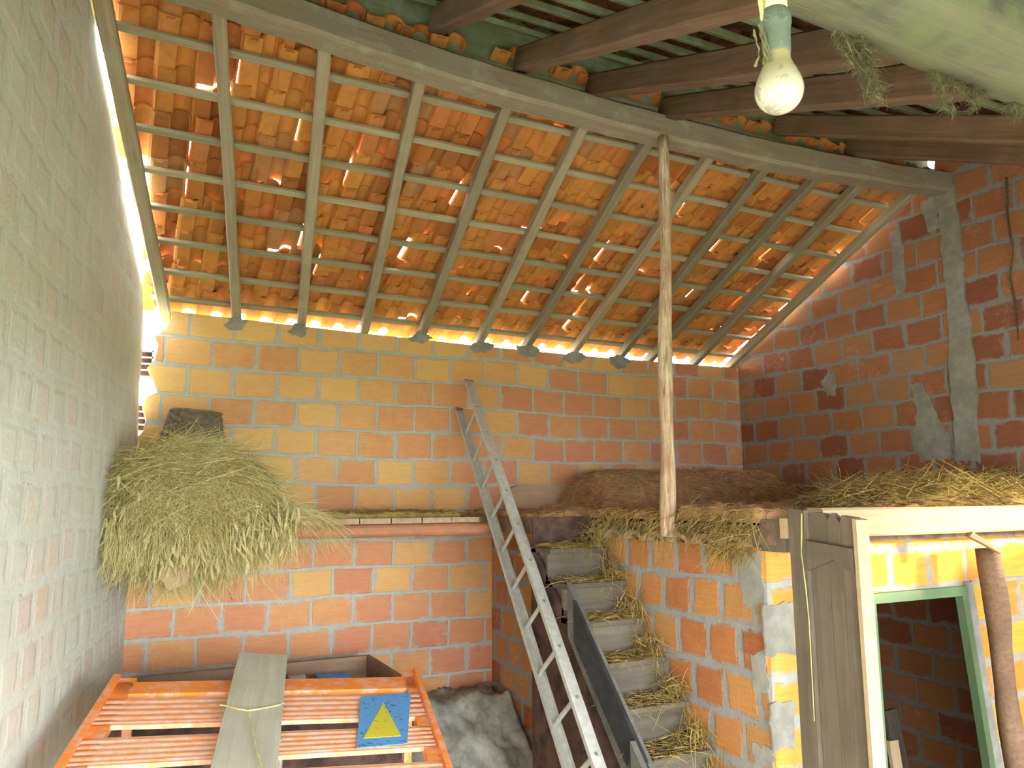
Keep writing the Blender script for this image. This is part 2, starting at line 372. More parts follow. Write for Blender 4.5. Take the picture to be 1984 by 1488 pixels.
# concrete column in the right wall, mortar patches
def rw(px, py): p = hit(px, py, 0, XR-.001); return (p.y, p.z)
yz = lambda a, b: (XR-.02, a, b)
tag(blob('trim_1', [rw(1812, 372), rw(1850, 352), rw(1866, 480), rw(1872, 560), rw(1892, 700), rw(1897, 895), rw(1853, 895), rw(1846, 760), rw(1836, 600), rw(1826, 470)], yz, (.03, 0, 0), m_plaster, jit=.014, sub=8), kind='structure')
yz = lambda a, b: (XR-.006, a, b)
for k, q in enumerate([[(1765, 745), (1790, 740), (1808, 790), (1838, 840), (1850, 890), (1785, 895), (1768, 850), (1778, 800)],
                       [(1722, 450), (1745, 450), (1752, 500), (1755, 565), (1738, 575), (1730, 520)],
                       [(1590, 738), (1618, 720), (1620, 765), (1602, 770)], [(1782, 395), (1812, 372), (1820, 440), (1800, 450)]]):
    tag(blob('mortar_patch', [rw(*p) for p in q], yz, (.012, 0, 0), m_plaster, sub=5), kind='structure')
yz = lambda a, b: (2.70-.006, a, b)
def sw(px, py): p = hit(px, py, 0, 2.70); return (p.y, p.z)
for q in [[(1428, 1075), (1474, 1070), (1480, 1160), (1462, 1190), (1440, 1170)], [(1452, 1265), (1484, 1262), (1492, 1345), (1462, 1340)], [(1460, 1440), (1500, 1450), (1500, 1488), (1462, 1488)]]:
    tag(blob('mortar_patch', [sw(*p) for p in q], yz, (.012, 0, 0), m_plaster, sub=5), kind='structure')
xz = lambda a, b: (a, 2.768, b)
def fw(px, py): p = hit(px, py, 1, 2.77); return (p.x, p.z)
for q in [[(1480, 1170), (1541, 1168), (1541, 1268), (1486, 1270)], [(1490, 1362), (1541, 1358), (1541, 1450), (1497, 1455)]]:
    tag(blob('mortar_patch', [fw(*p) for p in q], xz, (0, .012, 0), m_plaster, sub=5), kind='structure')
xz = lambda a, b: (a, YB-.006, b)
def bw_(px, py): p = hit(px, py, 1, YB); return (p.x, p.z)
for cx, cy in [(455, 628), (578, 640), (930, 672), (1022, 680), (815, 655), (1112, 692), (1200, 703)]:
    q = [(cx+math.cos(a)*random.uniform(12, 26)*1.1, cy+math.sin(a)*random.uniform(9, 19)) for a in np.linspace(0, 6.0, 9)]
    tag(blob('mortar_patch', [bw_(*p) for p in q], xz, (0, .02, 0), m_plaster, sub=3, jit=.008), kind='structure')
# hollow brick ends showing in the broken corner
for z0 in (2.78, 3.16):
    m = MB()
    for k in range(5): m.box((.045, 5.86, z0+k*.045), (.125, 5.90, z0+k*.045+.010))
    m.box((.115, 5.86, z0), (.127, 5.90, z0+.19)); 
    tag(m.build('hollow_brick_end', m_plaster), kind='structure')
    m = MB(); m.box((.045, 5.905, z0), (.127, 5.915, z0+.19)); tag(m.build('hole_shade_backing', m_under), kind='structure')  # dark backing stands for the shade inside the brick holes

# ---------------------------------------------------------------- roof timbers
def rp(px, py): return hitp(px, py, (0, 5.86, 3.60), (0, .45, 1))
beam_x = [-.35, .2, .9, 1.8, 2.8, 3.7, 4.6, XR+.1]
def beamc(x):   # centre line of the bowed ridge beam: y, underside z
    t = (x-2.7)/2.75; b = max(0, 1-t*t)
    return 3.52+.05*b, 4.585-.13*b
def bring(x, wd=.16, ht=.16):
    y, z = beamc(x); W = wd/2; c = .02
    return [Vector((x, y+a, z+b)) for a, b in [(-W+c, 0), (W-c, 0), (W, c), (W, ht-c), (W-c, ht), (-W+c, ht), (-W, ht-c), (-W, c)]]
m = MB(); xs = np.linspace(-.45, XR+.12, 40)
rr = []
for x in xs:
    j = random.uniform(-.006, .006); rr.append([p+Vector((0, random.uniform(-.004, .004), j)) for p in bring(x)])
m.rings(rr)
tag(m.build('ridge_beam', m_beam), 'long bowed ridge beam running from top left to the right gable wall', 'beam')

RW = ['against the left wall', 'second from the left wall', 'third from the left wall', 'fourth from the left wall', 'fifth from the left wall', 'sixth from the left wall',
      'seventh from the left wall, just left of the bark pole', 'first one right of the bark pole top', 'fourth from the right gable wall', 'third from the right gable wall', 'second from the right gable wall', 'lying along the right gable wall']
RAFT = [(215, 100, 318, 605), (425, 40, 458, 615), (630, 100, 583, 625), (815, 160, 708, 640), (985, 205, 818, 655), (1130, 255, 930, 668), (1255, 285, 1022, 675),
        (1380, 305, 1112, 690), (1490, 325, 1200, 700), (1590, 345, 1310, 705), (1675, 355, 1345, 710), (1780, 370, 1415, 715)]
rlines = []
for k, (a, b, c, d) in enumerate(RAFT):
    P = rp(a, b); Q = rp(c, d); D = (Q-P)
    if k == 9: Q = rp(1262, 700); D = Q-P   # keep the fan even
    def at(y): return P+D*((y-P.y)/D.y)
    up = Vector((0, .45, 1)).normalized()
    t0, t1 = at(3.60), at(5.93)
    rlines.append((at(3.6).x, at(5.9).x))
    o = bar('rafter', t0+up*.075, t1+up*.075, .065 if k else .075, .075, m_raft, up, jit=.005)
    tag(o, 'rear slope wooden rafter, '+RW[k], 'rafter', 'rafters of the rear roof slope')
m_dummy = None
# laths of the rear slope
NR = 9; PY = .272; Y0 = 5.80
ORD = ['first', 'second', 'third', 'fourth', 'fifth', 'sixth', 'seventh', 'eighth', 'ninth', 'tenth', 'eleventh', 'twelfth']
up = Vector((0, .45, 1)).normalized()
for k in range(NR):
    y = Y0-k*PY-.03
    xl = rlines[0][0]+(rlines[0][1]-rlines[0][0])*(y-3.6)/2.3-.08
    z = roofz(y)
    p = [Vector((xl, y+.01, z))+up*.103, Vector((XR-.01, y-.01, z))+up*.103]
    o = bar('roof_lath', p[0], p[1], .042, .028, m_lath, up, jit=.004, seg=24)
    tag(o, 'rear slope tile lath, %s row counted up from the back wall eave' % ORD[k], 'lath', 'tile laths of the rear roof slope')
# clay tiles
def tile_mesh(name, seed, Lt=.385):
    r = random.Random(seed); wp = .185; th = .011
    prof = [(-.100, .016), (-.092, .004), (-.078, 0), (-.04, .001), (.002, 0)]
    rc = .050; cx = .052
    for a in range(0, 181, 20):
        t = math.pi-math.radians(a); prof.append((cx+math.cos(t)*rc*.98, max(.002, math.sin(t)*rc*1.05)))
    prof.append((.104, -.002))
    rings = []
    for k in range(4):
        t = k/3; w_ = 1-.06*(1-t)   # head (t=0) a little narrower
        dz = 0
        up_ = [Vector((x*w_+.006*r.uniform(-1, 1)*(0), t*Lt, z*w_+dz+th)) for x, z in prof]
        lo = [Vector((x*w_, t*Lt, z*w_+dz)) for x, z in prof]
        lo = []
        for i, (x, z) in enumerate(prof):
            a = prof[max(0, i-1)]; b = prof[min(len(prof)-1, i+1)]; n = Vector((-(b[1]-a[1]), b[0]-a[0])); n.normalize()
            lo.append(Vector((x*w_-n.x*0, t*Lt, z*w_)))
            up_[i] = Vector((x*w_+n.x*th, t*Lt, z*w_+n.y*th))
        rings.append(lo+up_[::-1])
    m = MB(); m.rings(rings)
    # hanging nib under the head
    m.box((-.06, .004, -.016), (-.02, .02, .002))
    return mesh(name, m.v, m.f)
tmeshes = [tile_mesh('clay_tile', s) for s in range(3)]; emesh = tile_mesh('eave_tile', 5, .315); emesh.materials.append(m_tile)
fmeshes = [tile_mesh('dark_tile', s) for s in range(3)]
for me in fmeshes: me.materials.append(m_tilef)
for me in tmeshes:
    me.materials.append(m_tile)
COLW = ORD+['thirteenth', 'fourteenth', 'fifteenth', 'sixteenth', 'seventeenth', 'eighteenth', 'nineteenth', 'twentieth', 'twenty-first', 'twenty-second', 'twenty-third', 'twenty-fourth', 'twenty-fifth',
            'twenty-sixth', 'twenty-seventh', 'twenty-eighth', 'twenty-ninth', 'thirtieth']
sl = math.atan(.45)
XC = [.105+.1853*i for i in range(29)]
def place_tile(me, x, y, z, slope, sign, rz=0, lift=0, tilt=0):
    """tile head (uphill end) at x,y,z; runs down the slope; sign +1 = toward +Y"""
    o = bpy.data.objects.new('clay_tile', me); COL.objects.link(o)
    yv = Vector((0, sign*math.cos(slope), -math.sin(slope))); zv = Vector((0, sign*math.sin(slope), math.cos(slope))); xv = yv.cross(zv)
    mt = Matrix((xv, yv, zv)).transposed()
    mt = mt @ Matrix.Rotation(rz, 3, 'Z') @ Matrix.Rotation(.052+tilt, 3, 'X')   # tail lifted onto the tile below
    mt = mt.to_4x4(); mt.translation = Vector((x, y, z))+zv*lift; o.matrix_world = mt; return o
for r_ in range(NR):
    y = Y0-PY*r_-.115
    for c, x in enumerate(XC):
        xr0 = rlines[0][0]+(rlines[0][1]-rlines[0][0])*(y-3.6)/2.3
        if x > XR-.07: continue
        cc = c
        xx = x - 0
        if r_ > 0 and c == 0 or True:
            pass
        slip = random.gauss(0, .006); rz = random.gauss(0, .012); lift = abs(random.gauss(0, .004)); tl = random.gauss(0, .006)
        if random.random() < .10: slip += random.uniform(.03, .09); rz += random.gauss(0, .03)
        if random.random() < .06: lift += .012; tl += .02
        if random.random() < .2: xx += random.choice((-1, 1))*random.uniform(.012, .03); rz += random.choice((-1, 1))*random.uniform(.02, .06)
        o = place_tile(tmeshes[(c*5+r_*3) % 3] if r_ else emesh, xx+random.gauss(0, .003), y+slip, roofz(y+slip), sl, 1, rz, .110+lift, tl)
        tag(o, 'rear slope clay tile, %s row from the eave, %s column from left wall' % (ORD[r_], COLW[cc]), 'roof tile', 'clay tiles of the rear roof slope')
# two more columns at the upper left where the roof runs past the fanned rafter
for c, x in enumerate([.105-.1853, .105-.3706]):
    for r_ in range(NR):
        y = Y0-PY*r_-.115
        xr0 = rlines[0][0]+(rlines[0][1]-rlines[0][0])*(y-3.6)/2.3
        if x+.0 < xr0: continue
        o = place_tile(tmeshes[r_ % 3], x, y, roofz(y), sl, 1, random.gauss(0, .01), .112)
        tag(o, 'rear slope clay tile, %s row from the eave, %s beside the leftmost rafter' % (ORD[r_], 'short column' if c == 0 else 'outermost column'), 'roof tile', 'clay tiles of the rear roof slope')

# front slope ---------------------------------------------------
slf = math.atan(.48); upf = Vector((0, -.48, 1)).normalized()
FR = [((845, 66), (1000, 0), 'short stub at the top centre of the photo'), ((1010, 140), (1467, 25), 'second, rising to the left of the bulb'), ((1150, 190), (1700, 123), 'passing right behind the light bulb'),
      ((1290, 233), (1968, 183), 'next below the bulb'), ((1513, 262), (1984, 279), 'second from the right gable wall'), ((1650, 305), (1984, 320), 'nearest the right gable wall')]
for k, (a, b, t) in enumerate(FR):
    z0 = 4.76
    P = hit(a[0], a[1], 1, 3.56); P = hitp(a[0], a[1], (0, 3.56, fz(3.56)-.05*max(0, 1-((P.x-2.7)/2.75)**2)), (0, -.48, 1)) if False else P
    Q = hitp(b[0], b[1], P, (0, -.48, 1)); D = (Q-P)
    def at(y): return P+D*((y-P.y)/D.y)
    p0, p1 = at(3.60), at(1.3)
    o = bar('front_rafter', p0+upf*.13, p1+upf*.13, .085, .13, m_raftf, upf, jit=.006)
    tag(o, 'dark front slope rafter, '+t, 'rafter', 'rafters of the front roof slope')
for k in range(9):
    y = 3.50-k*.27
    o = bar('front_lath', (-.7+.1*0, y, fz(y)+.158), (XR, y-.0, fz(y)+.158), .05, .03, m_lathg, upf, jit=.008, seg=22)
    tag(o, 'greenish front slope lath, %s row down from the ridge beam' % ORD[k], 'lath', 'tile laths of the front roof slope')
front = []
for r_ in range(17):
    y = 3.50-r_*.27+.115
    for c in range(35):
        x = -.75-(.25 if r_ > 11 else 0)+.1853*c
        if x > XR+.05: continue
        v = Vector((x, y-.15, fz(y)+.1))-CAM; dpt = v.dot(Fw)
        px = 992+FPX*v.dot(Rt)/max(dpt, .01); py = 744-FPX*v.dot(Up)/max(dpt, .01)
        vis = dpt > .5 and -20 < px < 1990 and -40 < py < 240 and not (px > 1560 and py < 190) and py < .22*px-80
        front.append((r_, x, y, vis, (c+r_) % 3))
fv = sorted([t for t in front if t[3]], key=lambda t: -t[2])[:64]; fset = set((t[0], t[1]) for t in fv)
rest = MB(); cnt = {}
for r_, x, y, vis, k in front:
    me = fmeshes[k]
    o = place_tile(me, x, y, fz(y), slf, -1, random.gauss(0, .012), .168, random.gauss(0, .005))
    if (r_, x) in fset:
        cnt[r_] = cnt.get(r_, 0)+1
        tag(o, 'dark front slope tile, %s row below ridge beam, %s from left in view' % (ORD[r_], COLW[cnt[r_]-1]), 'roof tile', 'clay tiles of the front roof slope')
    else:
        rest.add([o.matrix_world @ v.co for v in me.vertices], [tuple(p.vertices) for p in me.polygons]); bpy.data.objects.remove(o)
tag(rest.build('clay_tiles', m_tilef), 'remaining dark clay tiles of the front slope behind the rafters', 'roof tiles', kind='stuff')
m = MB(); m.box((-.5, 3.625, 4.60), (XR, 3.645, 5.04)); tag(m.build('ridge_seal_board', m_lathg), 'added greenish board sealing the ridge gap above the bowed beam', 'board')  # added to keep sky light out of the ridge gap
m = MB(); m.prism([(-.6, 3.28, fz(3.28)+.235), (-.6, 3.62, 5.10), (-.6, 3.98, roofz(3.98)+.18), (-.6, 3.98, roofz(3.98)+.21), (-.6, 3.62, 5.14), (-.6, 3.28, fz(3.28)+.265)], (XR+.75, 0, 0))
tag(m.build('trim_2', m_tile), kind='structure')  # unseen ridge cap strip added against light leaks
# mossy log across the front
m = MB(); c0 = hit(1560, 0, 1, .95); c1 = hit(1984, 190, 1, .95)
d = (c1-c0).normalized(); RL = .135
pts = []; rad = []
A0 = c0-d*1.4+Vector((0, 0.05, RL+.06)); A1 = c1+d*2.4+Vector((0, .05, RL+.06))
for k in range(46):
    t = k/45; p = A0.lerp(A1, t)+Vector((0, math.sin(t*9)*.01, math.sin(t*7)*.008)); pts.append(p); rad.append(RL*(1+.05*math.sin(t*21)))
m.tube(pts, rad, 20, .03)
lo = m.build('mossy_log', m_log, smooth=True); tag(lo, 'thick mossy log crossing the top right corner', 'log')
# ---------------------------------------------------------------- pole
m = MB(); pb = hit(1293, 1040, 1, 3.42); pt = hit(1287, 270, 1, 3.50)
pts = []; rad = []
for k in range(26):
    t = k/25; p = pb.lerp(pt, t); pts.append((p.x+math.sin(t*11)*.007, p.y, p.z)); rad.append(.042-.008*t+.003*math.sin(t*17)+(.006 if k in (8, 9) else 0))
pts[-1] = (pts[-1][0], pts[-1][1], beamc(2.8)[1]+.003)
m.tube(pts, rad, 12, .05)
tag(m.build('support_pole', m_pole, smooth=True), 'upright stripped tree pole propping up the ridge beam', 'pole')
PB = Vector(pts[0])

# ---------------------------------------------------------------- loft edge blocks
for k in range(11):
    x0 = .10+k*.212; j = random.uniform(-.006, .006)
    if x0+.2 > 2.42: break
    m = MB(); m.box((x0, SH-.015+j, 2.155), (x0+.203, SH+.23, 2.19))
    o = m.build('clay_slab', m_clayp)
    tag(o, 'thin pale clay slab on the rear shelf edge, %s from the left end' % COLW[k], 'clay slab', 'clay slabs on the shelf edge')
m = MB(); rr = []
for x in np.linspace(.02, 2.34, 24):
    rr.append([Vector((x, SH+.03-math.cos(t)*.045, 2.11+math.sin(t)*.042+random.uniform(-.002, .002))) for t in np.linspace(-math.pi/2, math.pi/2, 7)]+[Vector((x, SH+.12, 2.152)), Vector((x, SH+.12, 2.068))])
m.rings(rr)
tag(m.build('shelf_edge', m_clay), 'rounded terracotta beam carrying the front edge of the rear shelf', 'beam')
# hollow clay blocks along the loft edge above the stair wall
for k in range(7):
    y = 2.86+k*.205; m = MB(); rr = []
    for x in (2.655, 2.80):
        out = []
        for t in np.linspace(0, math.pi, 9): out.append(Vector((x, y+.095-math.cos(t)*.095, 2.075+math.sin(t)*.055)))
        inn = [Vector((x, y+.095-math.cos(t)*.068, 2.075+math.sin(t)*.034)) for t in np.linspace(math.pi, 0, 9)]
        rr.append(out+inn)
    m.rings(rr)
    tag(m.build('clay_block', m_clayp), 'arched hollow clay block on the stair wall top, %s back from the pier' % ORD[k], 'clay block', 'arched clay blocks on the stair wall')
# pale front beam of the loft
bar_o = bar('loft_beam', hit(1577, 984, 1, 2.62), Vector((XR, 2.62, 2.262)), .10, .135, m_pine, jit=.003)
tag(bar_o, 'pale sawn beam along the front of the straw loft', 'beam')
m = MB(); m.box((2.705, 2.66, 2.06), (2.93, 2.84, 2.205)); o = m.build('wooden_block', m_grey); tag(o, 'short grey wooden block capping the brick pier', 'block')
p = hit(1530, 1030, 1, 2.64); m = MB(); m.box((p.x-.04, 2.63, p.z-.03), (p.x+.03, 2.66, p.z+.06))
o = m.build('broken_wood_chip', m_tan); tag(o, 'small broken pink-brown wood piece between pier and grey plank door', 'wood piece')

# ---------------------------------------------------------------- green door frame
fr = empty('green_door_frame'); tag(fr, 'green painted wooden frame around the dark doorway', 'door frame')
m = MB(); m.box((DX0, 2.755, DZ-.02), (DX1, 2.80, DZ+.03)); m.build('head', m_green, fr)
m = MB(); m.prism([(DX1-.045, 2.755, DZ-.02), (DX1, 2.755, DZ-.02), (DX1+.2, 2.755, 0), (DX1+.155, 2.755, 0)], (0, .045, 0)); m.build('jamb', m_green, fr)
m = MB(); m.box((DX0, 2.755, 0), (DX0+.045, 2.80, DZ-.02)); m.build('jamb', m_green, fr)
xz_ = lambda a, b: (a, 2.77, b)
tag(blob('mortar_strip', [(DX1+.005, DZ+.05), (DX1+.075, DZ+.05), (DX1+.28, .02), (DX1+.21, .02)], xz_, (0, .012, 0), m_plaster, sub=9, jit=.006), kind='structure')
# boards inside the dark room
a = hit(1733, 1435, 1, 3.3)
o = bar('leaning_board', (a.x, 3.3, a.z), (a.x-.02, 3.2, 0), .075, .03, m_tan, up=(0, -1, 0)); tag(o, 'short tan post end standing inside the dark doorway', 'board')
a = hit(1728, 1375, 1, 3.7)
o = bar('leaning_board', (a.x, 3.7, a.z), (a.x+.06, 3.6, 0), .11, .03, m_stairw, up=(0, -1, 0)); tag(o, 'brown board behind the tan post inside the doorway', 'board')

# ---------------------------------------------------------------- old plank door leaf, jagged top
dl = empty('plank_door'); tag(dl, 'old grey plank door leaf with broken jagged top beside the pier', 'door')
hA = hit(1546, 1200, 1, 2.62); hA.z = 0; hB = hit(1672, 1200, 1, 2.22); hB.z = 0
dv = (hB-hA); W = dv.length; dv.normalize(); nv = Vector((dv.y, -dv.x, 0)); 
if nv.dot(CAM-hA) < 0: nv = -nv
def dp(u, z, o=0): return hA+dv*(u*W)+nv*o+Vector((0, 0, z))
def topz(px, py, u):
    p = hitp(px, py, hA, nv); return p.z
def plank(name, u0, u1, tops, th, off, mat):
    poly = [dp(u0, .02, off)]+[dp(u0+(u1-u0)*t, z, off) for t, z in tops]+[dp(u1, .02, off)]
    m = MB(); m.prism(poly, -nv*th); return m.build(name, mat, dl)
T = lambda px, py: topz(px, py, 0)
plank('plank', 0, .27, [(0, T(1548, 984)), (.4, T(1555, 986)), (.5, T(1562, 988)), (1, T(1578, 989))], .035, .02, m_grey)
plank('plank', .28, .56, [(0, T(1582, 996)), (.3, T(1588, 993)), (.9, T(1606, 995)), (1, T(1610, 1003))], .03, .0, m_grey)
plank('plank', .565, .76, [(0, T(1612, 1010)), (.4, T(1622, 994)), (.7, T(1632, 1003)), (1, T(1638, 1012))], .03, .0, m_grey)
plank('plank', .765, 1.0, [(0, T(1640, 1013)), (.1, T(1643, 999)), (.9, T(1664, 1003)), (1, T(1668, 1006))], .03, .0, m_grey)
m = MB(); zc = T(1600, 1095); m.prism([dp(.28, zc-.03, .022), dp(.28, zc+.10, .022), dp(.97, zc+.08, .022), dp(.97, zc-.02, .022), dp(.7, zc+.03, .022)], -nv*.02); m.build('ledger', m_grey, dl)
m = MB()
m.prism([dp(1.0, .02, .02), dp(1.0, T(1671, 1005), .02), dp(1.055, T(1688, 1008), .02), dp(1.055, .02, .02)], -nv*.06)
m.build('sunlit_edge_board', m_pine, dl)  # sunlit door edge put into the pale wood colour
m = MB(); m.tube([dp(.27, T(1578, 995), .03), dp(.26, T(1574, 1040), .035), dp(.255, T(1570, 1070), .04), dp(.28, T(1578, 1140), .035), dp(.285, T(1577, 1200), .03), dp(.27, T(1575, 1390), .03)], .0026, 5, .5)
o = m.build('frayed_straw_rope', m_twine); tag(o, 'thin frayed straw strand hanging down the plank door', 'strand')

# ---------------------------------------------------------------- leaning brown post at the right edge
a = hit(1912, 1062, 1, 2.60); b = hit(1972, 1488, 1, 2.52); dd = b-a; b2 = a+dd*((0-a.z)/dd.z)
m = MB(); pts = [a.lerp(b2, t)+Vector((math.sin(t*13)*.012, 0, 0)) for t in np.linspace(0, 1, 22)]
m.tube(pts, [.055+.006*math.sin(t*15) for t in np.linspace(0, 1, 22)], 12, .04)
tag(m.build('round_post', m_post, smooth=True), 'leaning round brown post in front of the sunlit brick wall', 'post')
a = hit(1880, 1030, 1, 2.58); b = hit(1940, 1068, 1, 2.5)
o = bar('split_wedge', a, b, .07, .03, m_tan, taper=.5); tag(o, 'pale split wood wedge on top of the leaning brown post', 'wedge')

# ---------------------------------------------------------------- stairs
st = empty('wooden_stairs'); tag(st, 'straw-covered steep wooden stairs up to the loft beside the brick wall', 'stairs')
SX0, SX1 = 2.268, 2.685
for k in range(12):
    zt = 2.205-k*.187; yn = 4.24-k*.177
    if zt < .05: break
    L = SX1-SX0
    if k > 0: o = bar('tread', (SX0, yn+.11, zt), (SX1, yn+.11, zt), .24, .03, m_stairw, parent=st, seg=5)
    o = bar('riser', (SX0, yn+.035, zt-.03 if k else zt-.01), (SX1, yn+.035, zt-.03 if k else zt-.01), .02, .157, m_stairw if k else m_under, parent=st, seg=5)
yA, zA = 4.36, 2.22
def spt(k, dz): return Vector((0, 4.24-k*.177, 2.205-k*.187+dz))
m = MB(); m.prism([(SX0-.045, spt(2.9, .02).y, spt(2.9, .10).z), (SX0-.045, spt(6.4, 0).y, spt(6.4, .10).z), (SX0-.045, spt(6.4, 0).y, spt(6.4, -.12).z), (SX0-.045, spt(2.9, 0).y, spt(2.9, -.12).z)], (.02, 0, 0))
m.build('side_board', m_dark, st)
m = MB(); m.prism([(SX0-.03, spt(2.4, 0).y, spt(2.4, .09).z), (SX0-.03, spt(11, 0).y, spt(11, .09).z), (SX0-.03, spt(11, 0).y, 0), (SX0-.03, spt(10.3, 0).y, 0), (SX0-.03, spt(2.4, 0).y, spt(2.4, -.2).z)], (.03, 0, 0))
m.build('stringer', m_string, st)
m = MB(); m.prism([(SX0-.075, spt(6.0, 0).y, spt(6.0, .10).z), (SX0-.075, spt(11, 0).y, spt(11, .12).z), (SX0-.075, spt(11, 0).y, 0), (SX0-.075, spt(10, 0).y, 0), (SX0-.075, spt(6.0, 0).y, spt(6.0, -.22).z)], (.03, 0, 0))
m.build('side_board', m_string, st)
m = MB(); m.prism([(SX0+.0, 4.30, 2.06), (SX0, spt(10, 0).y, spt(10, -.03).z), (SX0, spt(10, 0).y, 0), (SX0, 4.30, 0)], (.02, 0, 0)); m.build('under_shade_panel', m_under, st)  # dark sheet added for the shade under the stairs
# tan board leaning on the back wall above the stairs
p = [hit(985, 950, 1, 5.70), hit(1010, 938, 1, 5.72), hit(1128, 946, 1, 5.72), hit(1140, 988, 1, 5.6), hit(1000, 992, 1, 5.6)]
m = MB(); m.prism([tuple(q) for q in p], (0, .025, 0)); tag(m.build('wall_board', m_tan), 'tan board standing against the back wall at the stair head', 'board')

# ---------------------------------------------------------------- ladder
ld = empty('ladder'); tag(ld, 'grey metal ladder leaning against the back wall over the shelf edge', 'ladder')
LP = Vector((2.368, 5.572, 2.821)); LD = Vector((-.028, -.220, -.214)); LW = Vector((.007, -.226, .191))
un = LD.cross(LW).normalized()
def rail(P0, P1, name='rail'):
    x = (P1-P0).normalized(); y = LW.normalized(); y = (y-x*y.dot(x)).normalized(); z = x.cross(y)
    wd, dp_, tk = .066, .026, .004     # C-channel: broad web faces outward
    m = MB(); L = (P1-P0).length
    pr = [(0, -wd/2), (0, wd/2), (-dp_, wd/2), (-dp_, wd/2-tk), (-tk, wd/2-tk), (-tk, -wd/2+tk), (-dp_, -wd/2+tk), (-dp_, -wd/2)]
    sgn = 1 if name == 'right' else -1
    rr = [[P0+x*(L*t)+y*(a*sgn)+z*b for a, b in pr] for t in (0, 1)]
    m.rings(rr); o = m.build('rail', m_metal, ld); return o
iL = (.15-LP.z)/LD.z; 
rail(LP-LD*.95, LP+LD*13.0, 'left'); rr_ = rail(LP+LW-LD*1.1, LP+LW+LD*13.0, 'right')
for i in range(13):
    m = MB(); a = LP+LD*i; b = a+LW*1.0; x = LW.normalized(); y = LD.normalized(); z = x.cross(y)
    m.rings([[q+y*(.016*math.cos(t))+z*(.011*math.sin(t)) for t in np.linspace(0, 2*math.pi, 9)[:-1]] for q in (a, b)])
    m.build('rung', m_metal, ld)
    m = MB(); q = b+x*.001; m.rings([[q+x*h+y*(r*math.cos(t))+z*(r*math.sin(t)) for t in np.linspace(0, 2*math.pi, 9)[:-1]] for h, r in ((0, .010), (.004, .008))])
    m.build('rivet', m_brass, rr_)
for s_, P0 in ((0, LP-LD*.95), (1, LP+LW-LD*1.1)):
    m = MB(); x = -LD.normalized(); y = LW.normalized(); z = x.cross(y); c = P0+y*(.012 if s_ == 0 else -.012)
    m.rings([[c+x*h+y*a+z*b for a, b in ((-.015, -.034), (.015, -.034), (.015, .034), (-.015, .034))] for h in (0, .008)])
    o = m.build('end_cap', plain('red_cap', (.45, .10, .06)) if s_ == 0 else bpy.data.materials['red_cap'], ld)

# ---------------------------------------------------------------- orange metal rack, board, twine, cart
K = 4.3
FL = hit(225, 1322, 1, K); FRt = hit(805, 1311, 1, K); dvv = ray(600, 720).normalized(); rn = (FRt-FL).cross(dvv).normalized()
if rn.z < 0: rn = -rn
def rk(px, py, o=0): return hitp(px, py, FL+rn*o, rn)
rack = empty('orange_metal_rack'); tag(rack, 'worn orange metal slatted rack with a blue and yellow plate', 'rack')
lineL = lambda y: 225+(120-225)*(y-1320)/168.
lineR = lambda y: 805+(850-805)*(y-1308)/132.
def slat(yl0, yl1, yr0, yr1, ribs, mat, name='slat', th=.02):
    """strip between left edge ys and right edge ys, ribbed along its length"""
    n = 2*ribs+1 if ribs else 1; m = MB(); 
    a0, a1, b0, b1 = rk(lineL(yl0)+6, yl0), rk(lineL(yl1)+6, yl1), rk(lineR(yr0)-6, yr0), rk(lineR(yr1)-6, yr1)
    L = []; 
    ts = np.linspace(0, 1, 4*ribs+5) if ribs else [0, 1]
    for i, t in enumerate(ts):
        h = .0035*(1 if (i % 4 in (2, 3) and 1 < i < len(ts)-2) else 0) if ribs else 0
        L.append((t, h))
    prof = [(0, -th)]+L+[(1, -th)]
    rr = []
    for A_, B_ in ((a0, a1), (b0, b1)):
        rr.append([A_.lerp(B_, t)+rn*h for t, h in prof])
    m.rings(rr); return m.build(name, mat, rack)
slat(1322, 1345, 1311, 1333, 0, m_orange, 'top_rail', .03)
slat(1354, 1407, 1342, 1388, 4, m_rib); slat(1431, 1488, 1406, 1446, 4, m_rib); slat(1513, 1570, 1474, 1525, 4, m_rib); slat(1596, 1640, 1555, 1592, 0, m_orange)
def side(line, y0, y1, w_, name, sgn):
    a, b = rk(line(y0), y0), rk(line(y1), y1); ex = (FRt-FL).normalized()*w_*sgn
    m = MB(); m.prism([a, a+ex, b+ex, b], -rn*.04); o = m.build(name, m_orange, rack)
    m = MB(); m.prism([a-ex*.25, a+ex*.12, b+ex*.12, b-ex*.25], rn*.02); m.build('edge_flange', m_orange, rack); return o
side(lineL, 1314, 1640, .085, 'side_rail', 1); side(lineR, 1300, 1592, .075, 'side_rail', -1)
legm = []
for (px, py) in ((250, 1340), (790, 1330), (lineL(1620)+30, 1620), (lineR(1575)-25, 1575)):
    q = rk(px, py); m = MB(); m.box((q.x-.02, q.y-.02, 0), (q.x+.02, q.y+.02, q.z-.02)); m.build('leg', m_orange, rack)
pl = MB(); pl.prism([rk(699, 1350, .012), rk(796, 1341, .012), rk(789, 1440, .012), rk(691, 1449, .012)], -rn*.004); plate = pl.build('sign_plate', m_blue, rack)
tr = MB(); tr.prism([rk(743, 1361, .014), rk(704, 1430, .014), rk(777, 1425, .014)], -rn*.002); tr.build('yellow_triangle', m_yel, plate)
